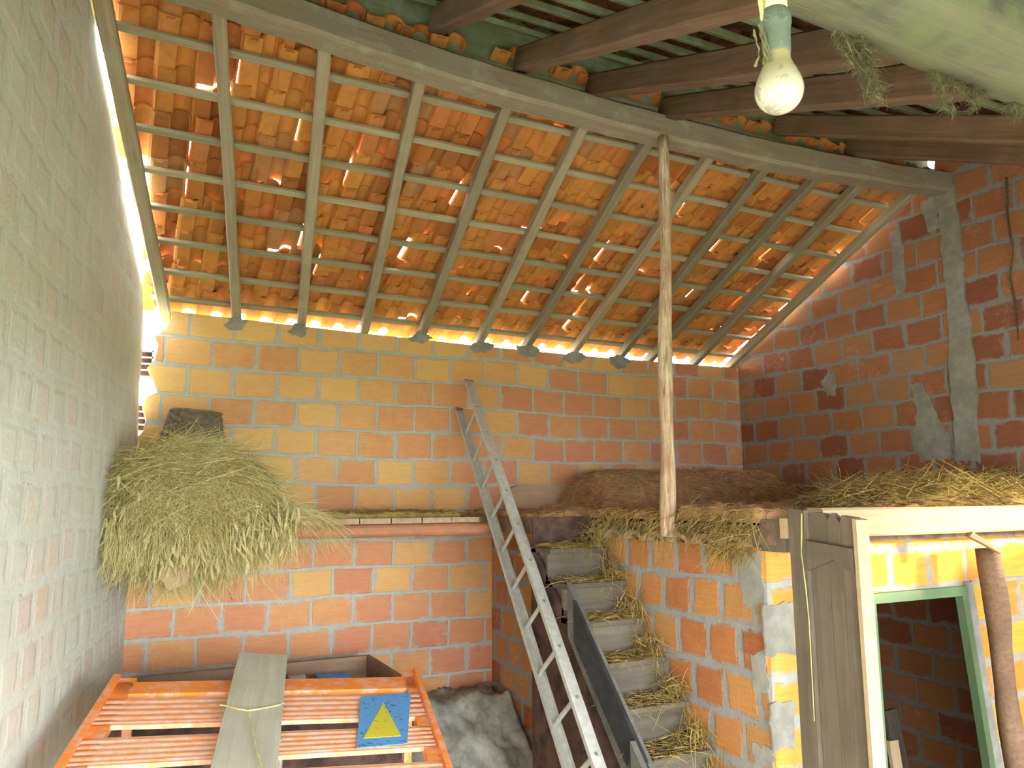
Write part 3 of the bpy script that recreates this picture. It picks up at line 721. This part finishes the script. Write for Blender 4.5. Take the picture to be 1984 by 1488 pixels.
# board
bq = [rk(455, 1272, .04), rk(562, 1276, .04), rk(531, 1520, .014), rk(403, 1520, .014)]
bq[2] = bq[1].lerp(bq[2], 1.5); bq[3] = bq[0].lerp(bq[3], 1.5)
c0 = (bq[0]+bq[1])/2; c1 = (bq[2]+bq[3])/2; bwid = ((bq[1]-bq[0]).length+(bq[3]-bq[2]).length)/2
o = bar('loose_board', c0+rn*.022, c1+rn*.03, bwid, .022, m_board, up=rn, jit=.001); tag(o, 'pale weathered board lying across the orange rack', 'board')
bn = rn
q = [rk(430, 1366, .05), rk(440, 1368, .055), rk(462, 1374, .06), rk(480, 1377, .062), rk(510, 1372, .06), rk(540, 1366, .055), rk(550, 1362, .048)]
m = MB(); m.tube(q, .0035, 6, .25); m.tube([rk(480, 1377, .062), rk(487, 1400, .06), rk(493, 1430, .058), rk(500, 1460, .056), rk(512, 1500, .054)], .0035, 6, .25); m.tube([rk(428, 1366, .05), rk(430, 1366, .02)], .004, 6)
tag(m.build('twine', m_twine), 'pale twine tied around the board on the orange rack', 'twine')
m = MB(); a = rk(541, 1430, .01); m.tube([a, a+Vector((.004, -.01, -.02)), a+Vector((.0, -.06, -.6)), Vector((a.x, a.y-.08, 0))], .011, 10)
tag(m.build('metal_pipe', m_metal, smooth=True), 'thin grey pipe standing beside the loose board', 'pipe')
# wooden cart box behind
ct = empty('wooden_cart_box'); tag(ct, 'brown wooden cart box between the orange rack and back wall', 'cart')
q0 = hit(258, 1293, 1, 5.55); q1 = hit(718, 1288, 1, 5.55); zt = (q0.z+q1.z)/2
m = MB(); m.box((q0.x, 5.55, zt-.75), (q1.x, 5.585, zt)); m.build('back_board', m_cart, ct)
m = MB(); m.box((q0.x, 4.75, zt-.75), (q0.x+.03, 5.55, zt)); m.build('side_board', m_cart, ct)
m = MB(); m.box((q1.x-.03, 4.75, zt-.75), (q1.x, 5.55, zt)); m.build('side_board', m_cart, ct)
m = MB(); m.box((q0.x, 4.72, zt-.75), (q1.x, 4.75, zt-.05)); m.build('front_board', m_under, ct)  # coloured dark for the shade behind the rack gaps
m = MB(); m.box((q0.x+.03, 4.75, zt-.75), (q1.x-.03, 5.55, zt-.72)); m.build('bottom', m_cart, ct)
for x in (q0.x+.03, q1.x-.08):
    for y in (4.78, 5.48):
        m = MB(); m.box((x, y, 0), (x+.05, y+.05, zt-.75)); m.build('leg', m_cart, ct)
a = hit(613, 1316, 1, 5.45); 
def sheet(name, px0, px1, y, mat, h):
    a = hit(px0, 1308, 1, y); b = hit(px1, 1307, 1, y); m = MB(); n = 8; rr = []
    base = zt-.72
    for k in range(n+1):
        p = a.lerp(b, k/n); j = random.uniform(-.006, .006)
        rr.append([Vector((p.x, y-.05+j, base)), Vector((p.x, y-.04+j, a.z-.01)), Vector((p.x, y+.0+j, a.z+h+j)), Vector((p.x, y+.04+j, a.z-.01)), Vector((p.x, y+.05+j, base))])
    m.rings(rr); return m.build(name, mat)
tag(sheet('plastic_sack', 613, 675, 5.42, m_bag, .004), 'blue plastic sack inside the cart box', 'sack')
tag(sheet('plastic_sack', 560, 590, 5.42, m_bagw, .0), 'white plastic sack inside the cart box beside the pale board', 'sack')

# ---------------------------------------------------------------- rubble heap bottom centre
def heap(name, x0, x1, y0, y1, fz_, mat, nx=40, ny=24, base=0, jit=.01, parent=None):
    v = []; f = []
    for j in range(ny+1):
        for i in range(nx+1):
            x = x0+(x1-x0)*i/nx; y = y0+(y1-y0)*j/ny; v.append((x, y, max(base, fz_(x, y)+random.uniform(-jit, jit))))
    for j in range(ny):
        for i in range(nx): a = j*(nx+1)+i; f.append((a, a+1, a+nx+2, a+nx+1))
    n = len(v); nn = (nx+1)*(ny+1)
    v += [(p[0], p[1], base-.01) for p in v]
    f += [tuple(i+nn for i in q[::-1]) for q in f]
    bd = [i for i in range(nx+1)]+[(j+1)*(nx+1)-1 for j in range(1, ny+1)]+[ny*(nx+1)+i for i in range(nx-1, -1, -1)]+[j*(nx+1) for j in range(ny-1, 0, -1)]
    for i in range(len(bd)): a, b = bd[i], bd[(i+1) % len(bd)]; f.append((b, a, a+nn, b+nn))
    return link(name, mesh(name, v, f), mat, parent, True)
from mathutils import noise as mn
def rub(x, y):
    e = min(1, max(0, (y-4.3)/1.1)); s_ = min(1, max(0, (x-1.5)/.5))
    return e*(.30+.58*s_)+.06*mn.noise((x*4, y*4, 1))+.025*mn.noise((x*11, y*11, 3))
o = heap('rubble_heap', 1.35, 2.66, 4.35, 5.78, rub, m_rubble, 60, 50, 0, .012); tag(o, 'grey lumpy mortar rubble heap at the foot of the back wall', 'rubble')

# ---------------------------------------------------------------- straw
def blades(name, P, D, L, W, mat, tone=None, droop=0.0, parent=None, curl=.15):
    """P,D arrays (n,3); thin three-sided stalks, three sections, bending"""
    n = len(P); P = np.asarray(P, float); D = np.asarray(D, float); D /= np.linalg.norm(D, axis=1)[:, None]
    L = np.asarray(L)[:, None]*np.ones((n, 1)); W = np.asarray(W)[..., None]*np.ones((n, 1))
    A = np.cross(D, rng.normal(size=(n, 3))); A /= np.linalg.norm(A, axis=1)[:, None]; B = np.cross(D, A)
    S = 4; cb = rng.normal(size=(n, 3))*curl; V = np.zeros((n, S, 3, 3))
    for s_ in range(S):
        t = s_/(S-1); c = P+D*L*t+cb*L*t*t+np.array([0, 0, -1])*droop*L*t*t
        for k in range(3):
            an = 2*math.pi*k/3; wv = W*(1-.6*t)
            V[:, s_, k] = c+(A*math.cos(an)+B*math.sin(an))*wv
    V = V.reshape(-1, 3); idx = np.arange(n)*S*3; F = []
    for s_ in range(S-1):
        for k in range(3):
            a = s_*3+k; b = s_*3+(k+1) % 3
            F.append(np.stack([idx+a, idx+b, idx+b+3, idx+a+3], 1))
    F = np.concatenate(F)
    me = bpy.data.meshes.new(name); me.vertices.add(len(V)); me.vertices.foreach_set('co', V.ravel())
    me.loops.add(F.size); me.loops.foreach_set('vertex_index', F.ravel().astype(np.int32))
    me.polygons.add(len(F)); me.polygons.foreach_set('loop_start', (np.arange(len(F))*4).astype(np.int32)); me.polygons.foreach_set('loop_total', np.full(len(F), 4, np.int32))
    me.update(calc_edges=True)
    tv = rng.random(n) if tone is None else tone
    at_ = me.attributes.new('tone', 'FLOAT', 'POINT'); at_.data.foreach_set('value', np.repeat(tv, S*3).astype(np.float32))
    return link(name, me, mat, parent)
def core_mat_attr(o, v=.15):
    at_ = o.data.attributes.new('tone', 'FLOAT', 'POINT')
    at_.data.foreach_set('value', (rng.random(len(o.data.vertices))*.35+v).astype(np.float32)); return o

def scatter_heap(name, x0, x1, y0, y1, fh, n, mat, label, L=(.08, .22), W=(.0012, .003), base=2.19, flat=.25, nx=50, ny=30, cat='straw', over=None):
    root = empty(name); tag(root, label, cat, kind='stuff')
    c = heap('straw_core', x0, x1, y0, y1, fh, mat, nx, ny, base, .012, root); core_mat_attr(c)
    X = rng.uniform(x0, x1, n); Y = rng.uniform(y0, y1, n); Z = np.array([max(base, fh(a, b)) for a, b in zip(X, Y)])
    keep = Z > base+.004 if over is None else np.ones(n, bool); X, Y, Z = X[keep], Y[keep], Z[keep]; n = len(X)
    th = rng.uniform(0, 2*math.pi, n); dz = np.abs(rng.normal(0, flat, n)); D = np.stack([np.cos(th), np.sin(th), dz], 1)
    LL = rng.uniform(*L, n); P = np.stack([X, Y, Z], 1)-D*LL[:, None]*.4; P[:, 2] = np.maximum(P[:, 2], Z-.01)
    blades('straw_stalks', P, D, LL, rng.uniform(*W, n), mat, droop=.25, parent=root)
    return root
# back bolster of brown straw on the loft
def f1(x, y):
    e = 1-((y-5.3)/.42)**2; s_ = min(1, (x-3.20)/.22, (5.38-x)/.3)
    if e <= 0 or s_ <= 0: return 2.19
    return 2.19+.36*math.sqrt(e)*math.sqrt(s_)*(1+.06*mn.noise((x*3, y*3, 0)))
scatter_heap('straw_bolster', 3.18, 5.38, 4.86, 5.74, f1, 9000, m_strb, 'long rounded brown straw heap against the back wall on the loft', flat=.2, L=(.05, .15))
def f2(x, y):
    v = 2.19+.055+.05*mn.noise((x*2.3, y*2.3, 4))+.03*mn.noise((x*7, y*7, 2))
    if y < 2.74: v -= .02
    return v
scatter_heap('loft_straw', 2.70, 5.40, 2.80, 4.95, f2, 12000, m_strb, 'loose brown straw layer spread over the loft floor', flat=.16, over=1, nx=60, ny=46)
def f3(x, y):
    r_ = 1-((x-4.75)/1.25)**2-((y-3.25)/.55)**2
    v = 2.2+.22*math.sqrt(max(0, r_))+.05*mn.noise((x*5, y*5, 9))*(r_ > 0)
    return v if r_ > 0 else 2.19
scatter_heap('loft_straw_pile', 3.5, 5.38, 2.72, 3.85, f3, 8000, m_stry, 'tall loose yellow straw pile at the right front of the loft', flat=.35, L=(.1, .3))
def f4(x, y): return 2.19+.03+.03*mn.noise((x*6, y*6, 4))
scatter_heap('shelf_straw', .5, 2.1, 5.02, 5.78, f4, 4500, m_stry, 'thin straw litter along the rear shelf', flat=.14, over=1, L=(.06, .18))
scatter_heap('landing_straw', 2.36, 3.1, 4.34, 5.5, f4, 2500, m_strb, 'brown straw on the landing at the stair head', flat=.14, over=1, L=(.06, .18))
# straw fringe hanging over the loft edge above the stair wall
n = 1500; Y = rng.uniform(2.78, 4.2, n); P = np.stack([rng.uniform(2.64, 2.78, n), Y, rng.uniform(2.13, 2.25, n)], 1)
D = np.stack([rng.normal(-.55, .5, n), rng.normal(0, .8, n), rng.normal(-.35, .35, n)], 1)
o = blades('hanging_straw', P, D, rng.uniform(.03, .11, n), rng.uniform(.001, .0025, n), m_stry, droop=.6, curl=.4); tag(o, 'straw fringe spilling over the loft edge above the stair wall', 'straw', kind='stuff')
n = 1000; P = np.stack([rng.uniform(2.64, 2.76, n), rng.uniform(2.86, 3.08, n), rng.uniform(2.04, 2.18, n)], 1)
D = np.stack([rng.normal(-.4, .5, n), rng.normal(0, .6, n), rng.normal(-.4, .5, n)], 1)
o = blades('hanging_straw', P, D, rng.uniform(.03, .08, n), rng.uniform(.001, .0022, n), m_stry, droop=.5, curl=.5); tag(o, 'tangled grey-green straw tuft beside the top of the brick pier', 'straw', kind='stuff')
# stair straw: on each tread plus running down the wall side
P = []; D = []; LL = []
for k in range(1, 11):
    zt = 2.205-k*.187; yn = 4.24-k*.177
    for _ in range(230):
        x = random.uniform(SX0+.03, SX1-.02); y = random.uniform(yn+.0, yn+.17); h = .004+.03*max(0, (y-yn-.04)/.13)*random.random()
        P.append((x, y, zt+h)); a = random.uniform(0, 6.28); D.append((math.cos(a), math.sin(a)*.6, random.uniform(0, .18))); LL.append(random.uniform(.04, .13))
    for _ in range(170):
        x = SX1-abs(random.gauss(0, .045)); y = random.uniform(yn, yn+.18); P.append((x, y, zt+random.uniform(0, .10)))
        D.append((random.gauss(-.2, .35), random.gauss(-.3, .5), random.gauss(-.1, .8))); LL.append(random.uniform(.04, .16))
P = np.array(P); P[:, 0] = np.minimum(P[:, 0], SX1)
o = blades('stair_straw', P, np.array(D), np.array(LL), rng.uniform(.001, .0028, len(P)), m_stry, droop=.3, curl=.3); tag(o, 'straw littering the treads of the wooden stairs', 'straw', kind='stuff')

# hay pile with hanging ears on the left end of the shelf
hp_ = empty('hay_pile'); tag(hp_, 'large yellow-green hay pile with wheat ears hanging over the left shelf end', 'hay', kind='stuff')
HC = Vector((.36, 5.12, 2.28)); 
def hayr(d):   # radius of the heap along direction d
    return 1/math.sqrt((d.x/.50)**2+(d.y/.38)**2+((d.z/.40) if d.z > 0 else (d.z/.29))**2)
m = MB(); rr = []
for j in range(1, 16):
    ph = math.pi*j/16; ring = []
    for i in range(28):
        th = 2*math.pi*i/28; d = Vector((math.sin(ph)*math.cos(th), math.sin(ph)*math.sin(th), math.cos(ph)))
        p = HC+d*hayr(d)*(.90+.10*mn.noise(d*4)); p.x = max(p.x, lx(p.y)+.02); p.y = min(p.y, 5.78); ring.append(p)
    rr.append(ring)
m.rings(rr); c = m.build('hay_core', m_hay, hp_, True); core_mat_attr(c, .0)
n = 11000; d = rng.normal(size=(n, 3)); d[:, 1] = -np.abs(d[:, 1])*1.2+.15; d /= np.linalg.norm(d, axis=1)[:, None]
rad_ = np.array([hayr(Vector(q)) for q in d])[:, None]*(.92+.08*rng.random((n, 1))); P = np.array(HC)+d*rad_
T = np.stack([rng.normal(.2, .9, n), rng.normal(-.25, .5, n), rng.normal(-.8, .7, n)], 1); topm = d[:, 2] > .35
T[topm, 2] *= .15; T[topm, 0] *= 1.6
T -= d*np.sum(T*d, 1)[:, None]*.8; T += d*.12
P[:, 0] = np.maximum(P[:, 0], .06+LA*(P[:, 1]-5.8)+.02)
blades('hay_stalks', P, T, rng.uniform(.08, .26, n), rng.uniform(.001, .0036, n), m_hay, tone=rng.random(n)**1.3, droop=.25, parent=hp_, curl=.35)
# wisps at wall side and running right along the shelf
n = 1500; P = np.stack([rng.uniform(.6, 1.15, n), rng.uniform(4.9, 5.3, n), rng.uniform(2.2, 2.34, n)-.0], 1); P[:, 2] = 2.2+(1.15-P[:, 0])*.45*rng.random(n)
D = np.stack([np.abs(rng.normal(1, .4, n)), rng.normal(-.1, .4, n), rng.normal(-.35, .3, n)], 1)
blades('hay_stalks', P, D, rng.uniform(.1, .28, n), rng.uniform(.001, .0024, n), m_hay, droop=.3, parent=hp_)
n = 1800; P = np.stack([rng.uniform(-.09, .95, n), rng.uniform(4.74, 4.95, n), rng.uniform(2.04, 2.22, n)], 1)
P[:, 0] = np.maximum(P[:, 0], .06+LA*(P[:, 1]-5.8)+.02)
D = np.stack([rng.normal(.0, .25, n), rng.normal(-.05, .15, n), rng.normal(-1, .2, n)], 1)
blades('hay_stalks', P, D, rng.uniform(.06, .2, n), rng.uniform(.0008, .002, n), m_hay, droop=.1, parent=hp_)
# ears
m = MB()
for k in range(300):
    u = random.random(); x = -.06+u*1.0; z = random.uniform(2.03, 2.24)+.25*max(0, random.gauss(0, .5)); z -= .09*math.sin(u*math.pi); y = 4.78+random.uniform(-.03, .1)-.06*math.sin(u*3.1)
    if z > 2.3: y -= .02
    x = max(x, lx(y)+.03)
    L = random.uniform(.06, .10); dx = random.gauss(.004, .018); r_ = random.uniform(.006, .0095)
    q = [Vector((x+dx*t*1.0, y-.01*t, z-L*t)) for t in np.linspace(0, 1, 6)]
    m.tube(q, [r_*.25, r_*.8, r_, r_*.95, r_*.6, r_*.1], 6, .15)
m.build('wheat_ears', m_ear, hp_)

# basket on the hay
bk = empty('wicker_basket'); tag(bk, 'upturned brown wicker basket on top of the hay pile', 'basket')
bt = [hit(333, 791, 1, 5.42), hit(432, 800, 1, 5.42)]; bb = [hit(306, 850, 1, 5.42), hit(440, 880, 1, 5.42)]
ctr0 = (bt[0]+bt[1])/2+Vector((0, .14, 0)); ctr1 = (bb[0]+bb[1])/2+Vector((0, .14, -.05)); r0 = (bt[1]-bt[0]).length/2; r1 = (bb[1]-bb[0]).length/2*1.03
m = MB(); rr = []; NRW = 14; ax_ = (ctr0-ctr1).normalized(); sx_ = Vector((1, 0, 0)); sx_ = (sx_-ax_*sx_.dot(ax_)).normalized(); sy_ = ax_.cross(sx_)
def sq(t): c, s_ = math.cos(t), math.sin(t); return (abs(c)**.55*math.copysign(1, c), abs(s_)**.55*math.copysign(1, s_))
for j in range(NRW+1):
    t = j/NRW; c = ctr1.lerp(ctr0, t); r_ = r1+(r0-r1)*t; ring = []
    for i in range(48):
        a = 2*math.pi*i/48; ca, sa = sq(a); wv = .008*(1 if (i//3+j) % 2 else -1)
        ring.append(c+sx_*ca*(r_+wv)+sy_*sa*(r_*.8+wv))
    rr.append(ring)
rr.append([ctr0+ax_*.012+(p-ctr0)*.9 for p in rr[-1]])
m.rings(rr); m.build('woven_body', m_wick, bk)
m = MB(); m.tube([ctr0+sx_*sq(a)[0]*(r0+.003)+sy_*sq(a)[1]*(r0*.8+.003) for a in np.linspace(0, 2*math.pi, 33)], .008, 8); m.build('rim', m_wick, bk)
# small blue scrap on the wall beside it
a = hit(446, 862, 1, 5.6); m = MB(); m.prism([a+Vector((-.03, 0, -.008)), a+Vector((.0, 0, .012)), a+Vector((.03, 0, .018)), a+Vector((.022, 0, -.004)), a+Vector((-.01, 0, -.02))], (0, .16, 0))
tag(m.build('blue_scrap', m_bag), 'tiny blue plastic scrap beside the basket', 'scrap')
# pointed board hanging below the hay
def hb(px, py): return hit(px, py, 1, 4.80)
o_ = [hb(312, 1070), hb(310, 1098), hb(316, 1125), hb(322, 1140), hb(330, 1144), hb(345, 1138), hb(362, 1128), hb(376, 1106), hb(386, 1085), hb(440, 1066), hb(430, 1035), hb(320, 1035)]
m = MB(); m.prism([tuple(p) for p in o_], (0, .018, 0)); tag(m.build('pointed_board', m_tan), 'flat board with rounded point sticking out below the hanging hay', 'board')

# ---------------------------------------------------------------- light bulb
S_ = .93/FPX
bc = CAM+ray(1509, 166)*.93
bl = empty('hanging_light_bulb', bc); tag(bl, 'dirty white light bulb in a grey socket hanging at the top right', 'light bulb')
def lathe(name, prof, mat, parent, n=28, off=(0, 0, 0)):
    m = MB(); m.rings([[Vector((off[0]+r*math.cos(t), off[1]+r*math.sin(t), z)) for t in np.linspace(0, 2*math.pi, n+1)[:-1]] for r, z in prof]); return m.build(name, mat, parent, True)
prof = [(.0001, -.0345)]+[(.0285*math.sin(a), -.0062-.0285*math.cos(a)) for a in np.linspace(.2, 1.75, 12)]+[(.0262, .006), (.0225, .0155), (.0185, .0245), (.0160, .031), (.0155, .0375), (.015, .044)]
lathe('bulb_glass', prof, m_bulb, bl)
lathe('socket', [(.0155, .040), (.0162, .0415), (.0168, .050), (.0172, .070), (.0182, .076), (.0192, .079), (.0192, .090), (.017, .094), (.0155, .097)], m_socket, bl)
for s_ in (-.010, .0085):
    dcam = (CAM-bc); dcam.z = 0; dcam.normalize(); side_ = Vector((-dcam.y, dcam.x, 0)); 
    c = dcam*.0155+side_*(-s_)+Vector((0, 0, .079))
    m = MB(); m.rings([[c+dcam*h+side_*(r*math.cos(t))+Vector((0, 0, r*math.sin(t))) for t in np.linspace(0, 2*math.pi, 15)[:-1]] for h, r in ((-.004, .0045), (.004, .0045), (.004, .0028), (.001, .0028))])
    m.build('terminal_screw', m_brass, bl)
lathe('top_cap', [(.0145, .094), (.0155, .098), (.0155, .125), (.010, .130)], m_white, bl)
m = MB(); m.tube([(-.012, .004, .07), (-.018, .002, .085), (-.023, 0, .11), (-.02, 0, .16), (0, 0, .25), (0, 0, fz(bc.y)+.10-bc.z)], .0028, 6); m.build('cable', m_twine, bl)
m = MB(); m.tube([(0, 0, .125), (0, 0, fz(bc.y)+.10-bc.z)], .0035, 8); m.build('cable', m_white, bl)
def fuzz(P, D, n, L, th):
    P = np.repeat(np.array(P), n, 0)+rng.normal(0, L*.25, (len(P)*n, 3)); k = len(P)
    return P, rng.normal(size=(k, 3))+np.array([0, 0, -.6]), rng.uniform(.4, 1.3, k)*L, rng.uniform(.6, 1.4, k)*th
def web(px, py, depth_y, L, n, mat, label, spread=.03, slant=0, parent=None):
    P0 = hit(px, py, 1, depth_y); m = MB(); Q = []
    for k in range(n):
        p = P0+Vector((random.gauss(0, spread), random.gauss(0, .01), random.uniform(-.2, 0)*L*.2)); pts = [p]; ll = L*random.uniform(.3, 1)
        for s_ in range(12):
            p = p+Vector((random.gauss(slant*ll*.08, .004), random.gauss(0, .003), -ll/12)); pts.append(p)
        m.tube(pts, [.0016*random.uniform(.4, 1.8)*(L/.15)**.3 for _ in pts], 5, .6); Q += [tuple(q) for q in pts]
    sc_ = (CAM-P0).length/1.6
    root = empty('cobweb'); tag(root, label, 'cobweb'); m.build('web_strand', mat, root)
    blades('web_fuzz', *fuzz(Q, None, 14, .010*sc_, .0005*sc_), mat, droop=.3, parent=root, curl=.6); return root
WY = 1.05
web(1632, 40, WY, .17, 6, m_web, 'longest greenish dusty cobweb hanging from the mossy log', .025, .9)
web(1672, 85, WY, .13, 7, m_web, 'clotted cobweb tuft under the mossy log, just right of the longest', .02, .25)
web(1815, 125, WY, .11, 4, m_web, 'thin cobweb under the middle of the mossy log', .025, .5)
web(1880, 155, WY, .07, 5, m_web, 'short cobweb shreds under the right part of the mossy log', .03, 0)
web(1970, 190, WY, .05, 3, m_web, 'cobweb wisp at the right edge under the mossy log', .01, 0)
a = bc+Vector((-.024, 0, .07)); m = MB()
for k in range(5):
    p = a+Vector((random.gauss(0, .003), 0, random.uniform(-.01, .01))); pts = [p]
    for s_ in range(8): p = p+Vector((random.gauss(.0005, .0018), random.gauss(0, .001), -.0062)); pts.append(p)
    m.tube(pts, [.0012*random.uniform(.5, 1.6) for _ in pts], 5, .5)
tag(m.build('cobweb', m_web), 'dusty cobweb strand along the left side of the bulb socket', 'cobweb')
web(1370, 395, 4.55, .20, 9, m_webb, 'brown cobweb sagging from the rafters right of the bark pole', .09, 0)
web(1480, 330, 4.2, .16, 3, m_webb, 'single brown cobweb thread under the rafters', .03, .2)
m = MB(); pts = [Vector((XR-.03, *(lambda q: (q.y, q.z))(hit(px, py, 0, XR)))) for px, py in [(1955, 345), (1958, 420), (1966, 480), (1962, 540), (1975, 600), (1978, 660)]]
m.tube(pts, [.007, .01, .008, .013, .009, .004], 6, .5); tag(m.build('cobweb', m_webb), 'long tan dusty strand hanging down the right gable wall', 'cobweb')
